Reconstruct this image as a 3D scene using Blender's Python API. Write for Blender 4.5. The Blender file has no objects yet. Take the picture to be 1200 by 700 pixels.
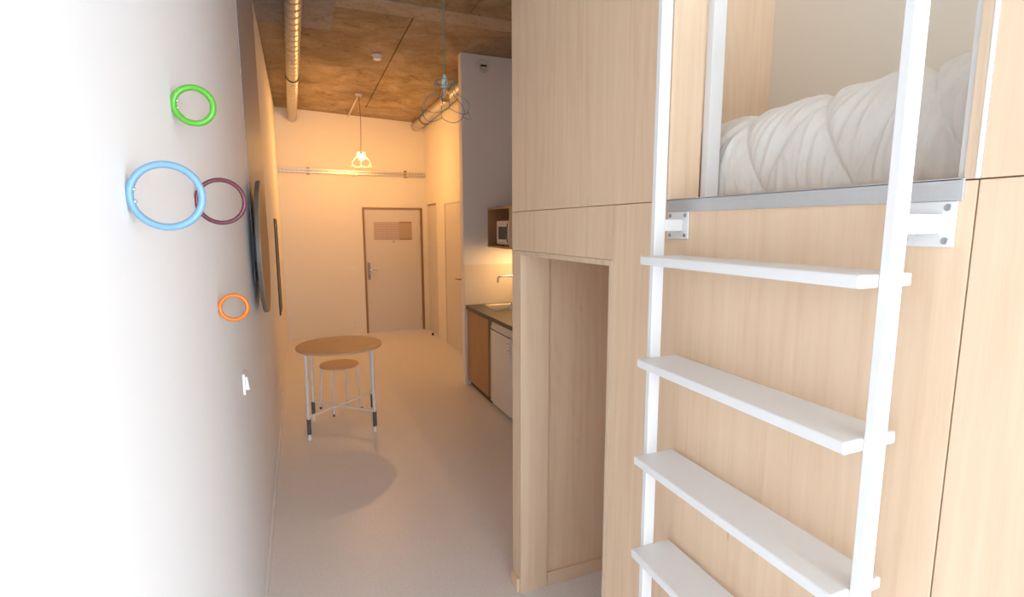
import bpy, bmesh, math, random
from mathutils import Vector, Matrix, noise
random.seed(7)
S = bpy.context.scene
COL = S.collection
PI = math.pi

# ------------------------------------------------------------------ materials
def new_mat(name):
    m = bpy.data.materials.new(name); m.use_nodes = True
    nt = m.node_tree; b = nt.nodes['Principled BSDF']
    return m, nt, b
def N(nt, t, **kw):
    n = nt.nodes.new(t)
    for k, v in kw.items():
        if k in n.inputs: n.inputs[k].default_value = v
        else: setattr(n, k, v)
    return n
def coords(nt, scale, randomise=False):
    tc = N(nt, 'ShaderNodeTexCoord'); mp = N(nt, 'ShaderNodeMapping'); mp.inputs['Scale'].default_value = scale
    nt.links.new(tc.outputs['Object'], mp.inputs['Vector'])
    if randomise:
        oi = N(nt, 'ShaderNodeObjectInfo'); mu = N(nt, 'ShaderNodeMath', operation='MULTIPLY'); mu.inputs[1].default_value = 37.0
        cb = N(nt, 'ShaderNodeCombineXYZ')
        nt.links.new(oi.outputs['Random'], mu.inputs[0])
        for i in range(3): nt.links.new(mu.outputs[0], cb.inputs[i])
        nt.links.new(cb.outputs[0], mp.inputs['Location'])
    return mp.outputs['Vector']
def ramp(nt, src, stops):
    r = N(nt, 'ShaderNodeValToRGB')
    e = r.color_ramp.elements
    while len(e) < len(stops): e.new(0.5)
    for el, (p, c) in zip(e, stops): el.position = p; el.color = (*c, 1)
    nt.links.new(src, r.inputs['Fac']); return r.outputs['Color']
def bump(nt, b, src, strength, dist=0.01):
    bn = N(nt, 'ShaderNodeBump'); bn.inputs['Strength'].default_value = strength; bn.inputs['Distance'].default_value = dist
    nt.links.new(src, bn.inputs['Height']); nt.links.new(bn.outputs['Normal'], b.inputs['Normal'])
def plain(name, col, rough=0.5, metal=0.0, var=0.03, scale=40, bstr=0.0, spec=None):
    m, nt, b = new_mat(name)
    v = coords(nt, (scale,)*3); no = N(nt, 'ShaderNodeTexNoise'); no.inputs['Detail'].default_value = 3
    nt.links.new(v, no.inputs['Vector'])
    lo = tuple(max(0, c*(1-var)) for c in col); hi = tuple(min(1, c*(1+var)) for c in col)
    nt.links.new(ramp(nt, no.outputs['Fac'], [(0.3, lo), (0.7, hi)]), b.inputs['Base Color'])
    b.inputs['Roughness'].default_value = rough; b.inputs['Metallic'].default_value = metal
    if spec is not None: b.inputs['Specular IOR Level'].default_value = spec
    if bstr: bump(nt, b, no.outputs['Fac'], bstr)
    return m
def wood(name, base, dark, grain=(1, 1, 0.035), fine=90, rough=0.5, contrast=1.0, knots=True):
    """grain: relative frequency along x, y, z; the smallest one is the grain direction"""
    m, nt, b = new_mat(name)
    v1 = coords(nt, tuple(9*g for g in grain), True)
    v2 = coords(nt, tuple(fine*g for g in grain), True)
    n1 = N(nt, 'ShaderNodeTexNoise'); n1.inputs['Detail'].default_value = 4; n1.inputs['Distortion'].default_value = 0.7
    n2 = N(nt, 'ShaderNodeTexNoise'); n2.inputs['Detail'].default_value = 6
    nt.links.new(v1, n1.inputs['Vector']); nt.links.new(v2, n2.inputs['Vector'])
    # growth-ring figure: bands bent by slow noise give cathedral arches along the grain
    v4 = coords(nt, tuple(2.6*(g if g > 0.5 else g*5.5) for g in grain), True)
    n4 = N(nt, 'ShaderNodeTexNoise'); n4.inputs['Detail'].default_value = 1.5; n4.inputs['Scale'].default_value = 1.0; n4.inputs['Distortion'].default_value = 0.3
    nt.links.new(v4, n4.inputs['Vector'])
    w1 = N(nt, 'ShaderNodeMath', operation='MULTIPLY'); w1.inputs[1].default_value = 95.0; nt.links.new(n4.outputs['Fac'], w1.inputs[0])
    w2 = N(nt, 'ShaderNodeMath', operation='SINE'); nt.links.new(w1.outputs[0], w2.inputs[0])
    w3 = N(nt, 'ShaderNodeMath', operation='MULTIPLY_ADD'); w3.inputs[1].default_value = 0.055; nt.links.new(w2.outputs[0], w3.inputs[0]); nt.links.new(n1.outputs['Fac'], w3.inputs[2])
    mx = N(nt, 'ShaderNodeMath', operation='MULTIPLY_ADD'); mx.inputs[1].default_value = 0.30
    nt.links.new(n2.outputs['Fac'], mx.inputs[0])
    sc = N(nt, 'ShaderNodeMath', operation='MULTIPLY'); sc.inputs[1].default_value = 0.70
    nt.links.new(w3.outputs[0], sc.inputs[0]); nt.links.new(sc.outputs[0], mx.inputs[2])
    mid = tuple(a*0.6+d*0.4 for a, d in zip(base, dark))
    col = ramp(nt, mx.outputs[0], [(0.30, dark), (0.47, mid), (0.66, base)])
    if knots:
        v3 = coords(nt, tuple(3.2*(g**0.55) for g in grain), True)
        vo = N(nt, 'ShaderNodeTexVoronoi'); nt.links.new(v3, vo.inputs['Vector'])
        k = ramp(nt, vo.outputs['Distance'], [(0.0, (0.5, 0.42, 0.36)), (0.022, (0.72, 0.64, 0.58)), (0.05, (1, 1, 1))])
        mm = N(nt, 'ShaderNodeMix', data_type='RGBA', blend_type='MULTIPLY'); mm.inputs[0].default_value = 0.6
        nt.links.new(col, mm.inputs[6]); nt.links.new(k, mm.inputs[7]); col = mm.outputs[2]
    nt.links.new(col, b.inputs['Base Color'])
    b.inputs['Roughness'].default_value = rough; b.inputs['Specular IOR Level'].default_value = 0.35
    bump(nt, b, n2.outputs['Fac'], 0.05, 0.002)
    return m

M = {}
M['wall'] = plain('white wall paint', (0.84, 0.84, 0.85), 0.7, var=0.012, scale=60, bstr=0.03)
M['wall_cream'] = plain('off white wall paint', (0.80, 0.77, 0.70), 0.7, var=0.012, scale=60, bstr=0.03)
M['maple'] = wood('maple laminate', (0.78, 0.59, 0.42), (0.70, 0.50, 0.335))
M['maple_x'] = wood('maple laminate across', (0.78, 0.59, 0.42), (0.70, 0.50, 0.335), grain=(0.035, 1, 1), knots=False)
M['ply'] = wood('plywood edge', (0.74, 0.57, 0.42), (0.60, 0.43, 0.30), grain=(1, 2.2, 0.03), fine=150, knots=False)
M['beech'] = wood('beech table top', (0.60, 0.42, 0.26), (0.51, 0.34, 0.20), grain=(0.05, 1, 1), knots=False)
M['oak'] = wood('kitchen oak laminate', (0.46, 0.29, 0.15), (0.36, 0.215, 0.105), grain=(1, 1, 0.04), knots=False)
M['walnut'] = wood('round board wood', (0.40, 0.25, 0.13), (0.33, 0.20, 0.10), grain=(1, 1, 0.05), knots=False)
M['white_metal'] = plain('white powder coat', (0.745, 0.745, 0.75), 0.35, var=0.008)
M['white_plastic'] = plain('white plastic', (0.80, 0.80, 0.79), 0.35, var=0.01)
M['alu'] = plain('satin aluminium', (0.60, 0.61, 0.62), 0.42, 0.6, var=0.02)
M['steel'] = plain('brushed steel', (0.62, 0.60, 0.57), 0.25, 1.0, var=0.03)
M['galv'] = plain('galvanised steel', (0.58, 0.55, 0.51), 0.40, 0.7, var=0.10, scale=30)
M['seam'] = plain('duct seam shadow', (0.20, 0.17, 0.13), 0.6, 0.4)  # dark tone painted in for the shadow line beside the duct seam
M['screw'] = plain('zinc screw', (0.42, 0.45, 0.48), 0.35, 0.8)
M['grey_panel'] = plain('grey painted board', (0.40, 0.375, 0.39), 0.6, var=0.04, scale=12)
M['dark_grey'] = plain('dark grey plastic', (0.10, 0.105, 0.12), 0.5)
M['rim_grey'] = plain('grey edge band', (0.13, 0.11, 0.095), 0.5)
M['black'] = plain('black frame', (0.012, 0.012, 0.012), 0.45)
M['worktop'] = plain('dark worktop', (0.035, 0.036, 0.040), 0.32, var=0.25, scale=180)
M['kick'] = plain('dark plinth', (0.10, 0.07, 0.05), 0.6)
M['sage'] = plain('grey green door laminate', (0.33, 0.36, 0.31), 0.5)
M['fridge'] = plain('white enamel', (0.74, 0.75, 0.77), 0.3, var=0.01)
M['door_white'] = plain('white door paint', (0.67, 0.635, 0.59), 0.5, var=0.01)
M['door_frame'] = plain('brown door frame', (0.30, 0.17, 0.07), 0.6)
M['splash'] = plain('splashback laminate', (0.76, 0.71, 0.64), 0.35, var=0.01)
M['brass'] = plain('dull bronze metal', (0.34, 0.27, 0.20), 0.4, 0.8)
M['ring_green'] = plain('green plastic', (0.09, 0.36, 0.025), 0.35, var=0.02)
M['ring_blue'] = plain('light blue plastic', (0.15, 0.29, 0.43), 0.35, var=0.02)
M['ring_maroon'] = plain('maroon plastic', (0.12, 0.022, 0.038), 0.35, var=0.02)
M['ring_orange'] = plain('orange plastic', (0.66, 0.17, 0.01), 0.35, var=0.02)
M['wire'] = plain('grey green wire', (0.17, 0.22, 0.18), 0.45, 0.2)
M['wire_pale'] = plain('pale wire', (0.60, 0.55, 0.46), 0.45, 0.1)
M['cord_green'] = plain('green fabric cord', (0.10, 0.17, 0.11), 0.8)
M['cord_brown'] = plain('brown cord', (0.06, 0.045, 0.03), 0.8)
M['socket'] = plain('pale grey lamp socket', (0.48, 0.54, 0.52), 0.45)
M['groove'] = plain('rough joint', (0.10, 0.08, 0.06), 0.9)
M['darkglass'] = plain('microwave window', (0.07, 0.075, 0.08), 0.15)
M['mirror'] = plain('dark picture', (0.045, 0.032, 0.022), 0.4)

def concrete(name, a, bcol, c, sc=1.0):
    m, nt, b = new_mat(name)
    v = coords(nt, (1, 1, 1))
    def noi(scale, detail, rough, dist=0.0):
        n = N(nt, 'ShaderNodeTexNoise'); n.inputs['Scale'].default_value = scale; n.inputs['Detail'].default_value = detail; n.inputs['Roughness'].default_value = rough; n.inputs['Distortion'].default_value = dist
        nt.links.new(v, n.inputs['Vector']); return n.outputs['Fac']
    def mult(x, y, f):
        mm = N(nt, 'ShaderNodeMix', data_type='RGBA', blend_type='MULTIPLY'); mm.inputs[0].default_value = f
        nt.links.new(x, mm.inputs[6]); nt.links.new(y, mm.inputs[7]); return mm.outputs[2]
    col = ramp(nt, noi(2.1*sc, 10, 0.68, 0.6), [(0.36, a), (0.5, bcol), (0.64, c)])
    fine = noi(26, 8, 0.8)
    col = mult(col, ramp(nt, fine, [(0.36, (0.60, 0.56, 0.50)), (0.47, (0.96, 0.95, 0.94)), (0.7, (1, 1, 1))]), 0.8)
    col = mult(col, ramp(nt, noi(3.3, 12, 0.78, 1.2), [(0.35, (0.42, 0.36, 0.28)), (0.43, (0.85, 0.82, 0.78)), (0.5, (1, 1, 1))]), 0.75)
    col = mult(col, ramp(nt, noi(9, 6, 0.7), [(0.27, (0.2, 0.17, 0.13)), (0.31, (1, 1, 1))]), 0.8)
    nt.links.new(col, b.inputs['Base Color'])
    b.inputs['Roughness'].default_value = 0.85
    bump(nt, b, fine, 0.35, 0.01)
    return m
M['concrete'] = concrete('raw concrete', (0.24, 0.175, 0.11), (0.36, 0.275, 0.18), (0.46, 0.365, 0.26))
M['concrete_pale'] = concrete('pale joint concrete', (0.38, 0.32, 0.25), (0.46, 0.39, 0.31), (0.52, 0.45, 0.37))
M['concrete_grey'] = concrete('grey concrete', (0.30, 0.27, 0.27), (0.34, 0.31, 0.31), (0.39, 0.36, 0.36))

def floor_mat():
    m, nt, b = new_mat('speckled vinyl floor')
    v = coords(nt, (1, 1, 1)); vo = N(nt, 'ShaderNodeTexNoise'); vo.inputs['Scale'].default_value = 260; vo.inputs['Detail'].default_value = 2
    nt.links.new(v, vo.inputs['Vector'])
    n1 = N(nt, 'ShaderNodeTexNoise'); n1.inputs['Scale'].default_value = 70; n1.inputs['Detail'].default_value = 5; nt.links.new(v, n1.inputs['Vector'])
    a = ramp(nt, vo.outputs['Fac'], [(0.33, (0.62, 0.61, 0.615)), (0.45, (0.80, 0.79, 0.80)), (0.7, (0.85, 0.84, 0.85))])
    f = ramp(nt, n1.outputs['Fac'], [(0.3, (0.92, 0.92, 0.92)), (0.7, (1, 1, 1))])
    mm = N(nt, 'ShaderNodeMix', data_type='RGBA', blend_type='MULTIPLY'); mm.inputs[0].default_value = 1.0
    nt.links.new(a, mm.inputs[6]); nt.links.new(f, mm.inputs[7]); nt.links.new(mm.outputs[2], b.inputs['Base Color'])
    b.inputs['Roughness'].default_value = 0.36; b.inputs['Specular IOR Level'].default_value = 0.5
    return m
M['floor'] = floor_mat()
def fabric():
    m, nt, b = new_mat('cotton duvet')
    v = coords(nt, (9, 28, 9)); n = N(nt, 'ShaderNodeTexNoise'); n.inputs['Detail'].default_value = 5; n.inputs['Scale'].default_value = 1.6; n.inputs['Distortion'].default_value = 0.8
    nt.links.new(v, n.inputs['Vector'])
    nt.links.new(ramp(nt, n.outputs['Fac'], [(0.3, (0.70, 0.67, 0.63)), (0.7, (0.76, 0.735, 0.70))]), b.inputs['Base Color'])
    b.inputs['Roughness'].default_value = 0.8
    try: b.inputs['Sheen Weight'].default_value = 0.15
    except Exception: pass
    bump(nt, b, n.outputs['Fac'], 0.35, 0.01)
    return m
M['fabric'] = fabric()
def paper():
    m, nt, b = new_mat('printed notice paper')
    tc = N(nt, 'ShaderNodeTexCoord'); sp = N(nt, 'ShaderNodeSeparateXYZ'); nt.links.new(tc.outputs['Object'], sp.inputs[0])
    w = N(nt, 'ShaderNodeMath', operation='MULTIPLY'); w.inputs[1].default_value = 2*PI/0.026; nt.links.new(sp.outputs['Z'], w.inputs[0])
    s = N(nt, 'ShaderNodeMath', operation='SINE'); nt.links.new(w.outputs[0], s.inputs[0])
    n = N(nt, 'ShaderNodeTexNoise'); n.inputs['Scale'].default_value = 1.0; v = coords(nt, (26, 1, 40)); nt.links.new(v, n.inputs['Vector'])
    ml = N(nt, 'ShaderNodeMath', operation='MULTIPLY'); nt.links.new(s.outputs[0], ml.inputs[0]); nt.links.new(n.outputs['Fac'], ml.inputs[1])
    nt.links.new(ramp(nt, ml.outputs[0], [(0.05, (0.56, 0.47, 0.45)), (0.3, (0.36, 0.28, 0.28))]), b.inputs['Base Color'])
    b.inputs['Roughness'].default_value = 0.6
    return m
M['paper'] = paper()
M['sheet_blank'] = plain('cardboard sheet', (0.44, 0.35, 0.24), 0.6)
def emit(name, col, strength):
    m, nt, b = new_mat(name)
    b.inputs['Base Color'].default_value = (*col, 1); b.inputs['Emission Color'].default_value = (*col, 1); b.inputs['Emission Strength'].default_value = strength
    return m
M['bulb_on'] = emit('lit bulb', (1.0, 0.48, 0.14), 1750.0)
M['led'] = emit('lit tube', (1.0, 0.56, 0.20), 60.0)
def glass():
    m, nt, b = new_mat('clear glass')
    b.inputs['Base Color'].default_value = (0.95, 0.97, 0.97, 1); b.inputs['Roughness'].default_value = 0.03
    b.inputs['Transmission Weight'].default_value = 1.0; b.inputs['IOR'].default_value = 1.12
    return m
M['glass'] = glass()

# ------------------------------------------------------------------ helpers
def BM(): return bmesh.new()
def box(bm, x0, x1, y0, y1, z0, z1, bev=0.0, seg=2):
    vs = [bm.verts.new((x, y, z)) for x in (x0, x1) for y in (y0, y1) for z in (z0, z1)]
    fs = [(0,1,3,2), (4,6,7,5), (0,4,5,1), (2,3,7,6), (0,2,6,4), (1,5,7,3)]
    faces = [bm.faces.new([vs[i] for i in f]) for f in fs]
    if bev:
        es = set(e for f in faces for e in f.edges)
        bmesh.ops.bevel(bm, geom=list(es), offset=bev, segments=seg, profile=0.5, affect='EDGES')
    return vs
def frame_of(d):
    d = d.normalized(); a = Vector((0, 0, 1)) if abs(d.z) < 0.9 else Vector((1, 0, 0))
    u = d.cross(a).normalized(); return u, d.cross(u).normalized()
def tube(bm, pts, r, seg=10, closed=False, caps=True, radii=None):
    pts = [Vector(p) for p in pts]; n = len(pts); rings = []
    u = None
    for i, p in enumerate(pts):
        if closed: d = pts[(i+1) % n]-pts[i-1]
        else: d = pts[min(i+1, n-1)]-pts[max(i-1, 0)]
        d.normalize()
        if u is None: u, v = frame_of(d)
        else:
            u = (u-d*u.dot(d)).normalized(); v = d.cross(u)
        rr = radii[i] if radii else r
        rings.append([bm.verts.new(p+(u*math.cos(t)+v*math.sin(t))*rr) for t in (2*PI*k/seg for k in range(seg))])
    m = n if closed else n-1
    for i in range(m):
        a, b = rings[i], rings[(i+1) % n]
        off = 0
        if closed and i == n-1:
            off = min(range(seg), key=lambda o: (a[0].co-b[o].co).length)
        for k in range(seg):
            bm.faces.new((a[k], a[(k+1) % seg], b[(k+1+off) % seg], b[(k+off) % seg]))
    if caps and not closed:
        bm.faces.new(rings[0][::-1]); bm.faces.new(rings[-1])
def lathe(bm, prof, c, axis='z', seg=32):
    """prof: list of (radius, height along axis)"""
    c = Vector(c); rings = []
    ax = {'x': (Vector((0,1,0)), Vector((0,0,1)), Vector((1,0,0))), 'y': (Vector((0,0,1)), Vector((1,0,0)), Vector((0,1,0))), 'z': (Vector((1,0,0)), Vector((0,1,0)), Vector((0,0,1)))}[axis]
    for r, h in prof:
        if r < 1e-6: rings.append([bm.verts.new(c+ax[2]*h)])
        else: rings.append([bm.verts.new(c+ax[2]*h+(ax[0]*math.cos(t)+ax[1]*math.sin(t))*r) for t in (2*PI*k/seg for k in range(seg))])
    for a, b in zip(rings, rings[1:]):
        for k in range(seg):
            k2 = (k+1) % seg
            if len(a) == 1 and len(b) == 1: continue
            if len(a) == 1: bm.faces.new((a[0], b[k2], b[k]))
            elif len(b) == 1: bm.faces.new((a[k], a[k2], b[0]))
            else: bm.faces.new((a[k], a[k2], b[k2], b[k]))
def disc(bm, c, r, h0, h1, axis='z', seg=32, bev=0.0):
    if bev: lathe(bm, [(0, h0), (r-bev, h0), (r, h0+bev), (r, h1-bev), (r-bev, h1), (0, h1)], c, axis, seg)
    else: lathe(bm, [(0, h0), (r, h0), (r, h1), (0, h1)], c, axis, seg)
def obj(name, bm, mat, parent=None, smooth=False, label=None):
    bmesh.ops.recalc_face_normals(bm, faces=bm.faces[:])
    me = bpy.data.meshes.new(name); bm.to_mesh(me); bm.free()
    o = bpy.data.objects.new(name, me); COL.objects.link(o)
    me.materials.append(M[mat] if isinstance(mat, str) else mat)
    if smooth:
        for p in me.polygons: p.use_smooth = True
        try: me.set_sharp_from_angle(angle=math.radians(38))
        except Exception: pass
    if parent is not None:
        o.parent = parent
        if parent.type == 'EMPTY': o.matrix_parent_inverse = Matrix.Translation(-parent.location)
    if label: o['label'] = label
    return o
def tag(o, label, cat, group=None):
    o['label'] = label; o['category'] = cat
    if group: o['group'] = group
    return o
def thing(name, label, cat, loc, group=None):
    o = bpy.data.objects.new(name, None); COL.objects.link(o); o.location = loc; o.empty_display_size = 0.1
    return tag(o, label, cat, group)
def struct(name, bm, mat, parent=None, smooth=False):
    o = obj(name, bm, mat, parent, smooth)
    if parent is None: o['kind'] = 'structure'
    return o
def bxs(*boxes, bev=0.0):
    bm = BM()
    for b in boxes: box(bm, *b, bev=bev)
    return bm

# ------------------------------------------------------------------ key dimensions
YN = 0.10; T = 0.018
W = 1.126            # face of the wooden cabin
D = 8.70             # far wall
P = 5.36             # kitchen partition
XR = 2.23            # corridor wall
XN = 3.62
XK = 2.48            # kitchen wall
YB = -3.20           # window wall
def cz(x, y): return 3.505 - 0.042*max(0.0, min(1.0, (y-P)/(D-P)))*max(0.0, min(2.4, x))
CT = 3.62

# ------------------------------------------------------------------ setting
struct('floor', bxs((-0.15, XN+0.15, YB-0.15, D+0.15, -0.10, 0.0)), 'floor')
bm = BM()
def slab(bm, x0, x1, y0, y1, nx=2, ny=2):
    lo = [[bm.verts.new((x0+(x1-x0)*i/nx, y0+(y1-y0)*j/ny, cz(x0+(x1-x0)*i/nx, y0+(y1-y0)*j/ny))) for j in range(ny+1)] for i in range(nx+1)]
    hi = [[bm.verts.new((v.co.x, v.co.y, CT)) for v in r] for r in lo]
    for i in range(nx):
        for j in range(ny):
            bm.faces.new((lo[i][j], lo[i][j+1], lo[i+1][j+1], lo[i+1][j])); bm.faces.new((hi[i][j], hi[i+1][j], hi[i+1][j+1], hi[i][j+1]))
    for i in range(nx):
        for j in (0, ny): bm.faces.new((lo[i][j], lo[i+1][j], hi[i+1][j], hi[i][j]))
    for j in range(ny):
        for i in (0, nx): bm.faces.new((lo[i][j], lo[i][j+1], hi[i][j+1], hi[i][j]))
G1, G2 = 1.238, 1.655
def groove_fill(bm, x, w, y0, y1, up, n=8):
    for k in range(n):
        a, b = y0+(y1-y0)*k/n, y0+(y1-y0)*(k+1)/n
        vs = [bm.verts.new((xx, yy, cz(xx, yy)+up)) for xx, yy in ((x-w, a), (x-w, b), (x+w, b), (x+w, a))]
        bm.faces.new(vs)
groove_fill(bm, G1, 0.0085, 4.66, 8.05, 0.020); groove_fill(bm, G1, 0.0085, 8.05, D, 0.0005); groove_fill(bm, G2, 0.0075, YB, 4.41, 0.010)
slab(bm, -0.15, G1-0.008, 4.66, D+0.15, 4, 8); slab(bm, G1+0.008, XN+0.15, 4.66, D+0.15, 4, 8)
slab(bm, -0.15, G2-0.007, YB-0.15, 4.41, 2, 2); slab(bm, G2+0.007, XN+0.15, YB-0.15, 4.41, 2, 2)
box(bm, -0.15, XN+0.15, YB-0.15, D+0.15, CT, CT+0.06)
struct('ceiling', bm, 'concrete')
struct('trim_1', bxs((-0.15, XK+0.15, 4.41, 4.66, 3.497, CT), bev=0.004), 'concrete_pale')
struct('trim_2', bxs((0.0, 0.60, 4.62, 5.20, 3.488, 3.52), (0.0, 0.60, 3.2, 4.62, 3.475, 3.52), bev=0.003), 'concrete_grey')

struct('wall_left', bxs((-0.15, 0.0, YB-0.15, D+0.15, -0.1, CT)), 'wall')
dx0, dx1, dz = 1.195, 2.165, 2.052        # entry door frame
struct('wall_far', bxs((-0.15, dx0, D, D+0.15, -0.1, CT), (dx1, XR+0.4, D, D+0.15, -0.1, CT), (dx0, dx1, D, D+0.15, dz, CT)), 'wall_cream')
b0, b1, bz = 6.52, 7.50, 2.085            # washroom door
c0, c1 = 7.98, 8.56                       # service closet door
struct('wall_right', bxs((XR, XR+0.12, P+0.1, b0, -0.1, CT), (XR, XR+0.12, b1, c0, -0.1, CT), (XR, XR+0.12, c1, D, -0.1, CT),
                         (XR, XR+0.12, b0, b1, bz, CT), (XR, XR+0.12, c0, c1, bz+0.02, CT)), 'wall_cream')
struct('wall_partition', bxs((1.862, XK+0.15, P, P+0.10, -0.1, CT), bev=0.003), 'wall')
struct('wall_kitchen', bxs((XK, XK+0.15, YN-T, P, -0.1, CT), (XK+0.15, XN, YN-T, YN+0.13, -0.1, CT)), 'wall')
struct('wall_side', bxs((XN, XN+0.15, YB-0.15, YN+0.13, -0.1, CT)), 'wall')
wx0, wx1, wz0, wz1 = 0.06, 3.55, 0.10, 2.95
struct('wall_near', bxs((-0.15, wx0, YB-0.15, YB, -0.1, CT), (wx1, XN+0.15, YB-0.15, YB, -0.1, CT), (wx0, wx1, YB-0.15, YB, -0.1, wz0), (wx0, wx1, YB-0.15, YB, wz1, CT)), 'wall')
w = struct('window_1', bxs((wx0, wx0+0.05, YB-0.1, YB-0.03, wz0, wz1), (wx1-0.05, wx1, YB-0.1, YB-0.03, wz0, wz1), (wx0+0.05, wx1-0.05, YB-0.1, YB-0.03, wz0, wz0+0.05),
                           (wx0+0.05, wx1-0.05, YB-0.1, YB-0.03, wz1-0.05, wz1), (1.78, 1.83, YB-0.1, YB-0.03, wz0+0.05, wz1-0.05)), 'white_metal')
struct('baseboard_left', bxs((0.0, 0.010, YB, D, 0.0, 0.06), bev=0.002), 'wall')
struct('baseboard_right', bxs((XR-0.010, XR, b1+0.03, c0-0.03, 0.0, 0.06), (XR-0.010, XR, P+0.1, b0-0.03, 0.0, 0.06)), 'wall_cream')
struct('baseboard_far', bxs((0.010, dx0-0.01, D-0.010, D, 0.0, 0.06)), 'wall_cream')

# ---- entry door
d1 = struct('door_1', bxs((dx0+0.034, dx1-0.034, D+0.012, D+0.052, 0.006, dz-0.034), bev=0.002), 'door_white')
struct('door_frame', bxs((dx0, dx0+0.03, D-0.012, D+0.10, 0, dz), (dx1-0.03, dx1, D-0.012, D+0.10, 0, dz), (dx0+0.03, dx1-0.03, D-0.012, D+0.10, dz-0.03, dz)), 'door_frame', d1)
bm = BM(); box(bm, 1.25, 1.292, D, D+0.012, 0.885, 1.165, bev=0.004); hp = obj('handle_plate', bm, 'brass', d1)
bm = BM(); tube(bm, [(1.271, D, 1.045), (1.271, D-0.035, 1.045), (1.278, D-0.045, 1.045), (1.30, D-0.048, 1.045), (1.40, D-0.048, 1.04)], 0.009, 10); obj('door_handle', bm, 'steel', d1, True)
bm = BM(); disc(bm, (1.271, D, 0.94), 0.012, -0.008, 0.0, 'y', 16); obj('keyhole', bm, 'black', d1)
for z in (0.2, 1.55, 1.8):
    bm = BM(); tube(bm, [(dx1-0.034, D-0.006, z-0.045), (dx1-0.034, D-0.006, z+0.045)], 0.010, 10); obj('hinge', bm, 'brass', d1, True)
bm = BM(); disc(bm, (1.68, D+0.012, 1.50), 0.013, -0.008, 0.0, 'y', 16); obj('peephole', bm, 'brass', d1)
# ---- washroom door and service closet door
d2 = struct('door_2', bxs((XR+0.004, XR+0.044, b0+0.02, b1-0.02, 0.006, bz-0.02), bev=0.002), 'door_white')
struct('door_frame', bxs((XR-0.006, XR+0.10, b0, b0+0.018, 0, bz), (XR-0.006, XR+0.10, b1-0.018, b1, 0, bz), (XR-0.006, XR+0.10, b0+0.018, b1-0.018, bz-0.018, bz)), 'door_white', d2)
for z in (1.045, 0.965):
    bm = BM(); disc(bm, (XR+0.004, 6.66, z), 0.026, -0.010, 0, 'x', 20, 0.002); obj('handle_rose', bm, 'brass', d2, True)
bm = BM(); tube(bm, [(XR, 6.66, 1.045), (XR-0.04, 6.66, 1.045), (XR-0.05, 6.67, 1.045), (XR-0.052, 6.79, 1.042)], 0.009, 10); obj('door_handle', bm, 'brass', d2, True)
d3 = struct('door_3', bxs((XR+0.004, XR+0.04, c0+0.02, c1-0.02, 0.006, bz), bev=0.002), 'door_white')
struct('door_frame', bxs((XR-0.008, XR+0.10, c0, c0+0.018, 0, bz+0.02), (XR-0.008, XR+0.10, c1-0.018, c1, 0, bz+0.02)), 'door_white', d3)
struct('door_lintel', bxs((XR-0.012, XR+0.10, c0+0.018, c1-0.018, bz, bz+0.02)), 'door_frame', d3)

# ------------------------------------------------------------------ wooden loft-bed cabin
T = 0.018
CB = thing('loft_bed_cabin', 'tall maple-clad built-in sleeping cabin with a raised bed opening and a doorway below', 'bed cabin', (1.7, 0.9, 0))
ZJ = 1.805; YE = 2.162; YS = 0.442
oy0, oy1, oz = 1.362, 2.08, 1.636          # doorway
by0, by1, bz1 = 0.461, 1.112, 3.20         # bed opening
ZC = cz(1.2, 0)
gap = 0.0011
def panel(name, x0, x1, y0, y1, z0, z1, mat='maple', bev=0.0008, label=None):
    return obj(name, bxs((x0, x1, y0, y1, z0, z1), bev=bev), mat, CB, label=label)
panel('upper_panel', W, W+T, by1+0.014, YE, ZJ+gap, ZC)
panel('upper_panel', W, W+T, YN, YS-gap, ZJ+gap, ZC)
panel('header_panel', W, W+T, by0-0.014, by1+0.014, bz1, ZC)
panel('lintel_panel', W, W+T, oy0+gap, YE, oz+0.001, ZJ-gap)
panel('stile_panel', W, W+T, oy1+0.019, YE, 0, oz)
panel('lower_panel', W, W+T, YS+gap, oy0-gap, 0, ZJ-gap)
panel('lower_panel', W, W+T, YN, YS-gap, 0, ZJ-gap)
# ply linings whose edges show on the face
panel('bed_lining', W-0.0015, 1.225, by1, by1+0.013, ZJ+gap, bz1, 'maple')
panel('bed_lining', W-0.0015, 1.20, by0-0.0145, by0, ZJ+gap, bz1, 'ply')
panel('edge_strip', W-0.0025, W+T, YS-0.001, YS+0.0045, ZJ+gap, bz1, 'white_metal', label='thin white edge strip beside the bed opening')
panel('doorway_lining', W-0.0012, 1.265, oy1, oy1+0.018, 0, oz, 'maple')
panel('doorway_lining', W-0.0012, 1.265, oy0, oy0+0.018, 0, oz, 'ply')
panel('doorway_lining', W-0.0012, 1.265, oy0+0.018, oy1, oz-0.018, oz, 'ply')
# alcove behind the doorway
panel('alcove_side', 1.2665, 2.05, oy1+0.016, oy1+0.034, 0, oz+0.1)
panel('alcove_side', 1.2665, 2.05, oy0-0.012, oy0+0.006, 0, oz+0.1)
panel('alcove_back', 2.05, 2.068, oy0-0.012, oy1+0.028, 0, oz+0.1)
panel('alcove_ceiling', 1.2665, 2.05, oy0+0.006, oy1+0.016, oz-0.01, oz+0.008)
panel('plinth', 1.267, 2.05, oy1+0.003, oy1+0.016, 0.0, 0.068, 'maple_x')
panel('plinth', W-0.013, W, oy1+0.018, YE+0.008, 0, 0.068, 'maple')
panel('end_panel', W, XK, YE, YE+T, 0, ZC)
panel('end_panel', W, XK, YN-T, YN, 0, 2.35)  # unseen near end, left open above to let daylight into the niche
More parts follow.
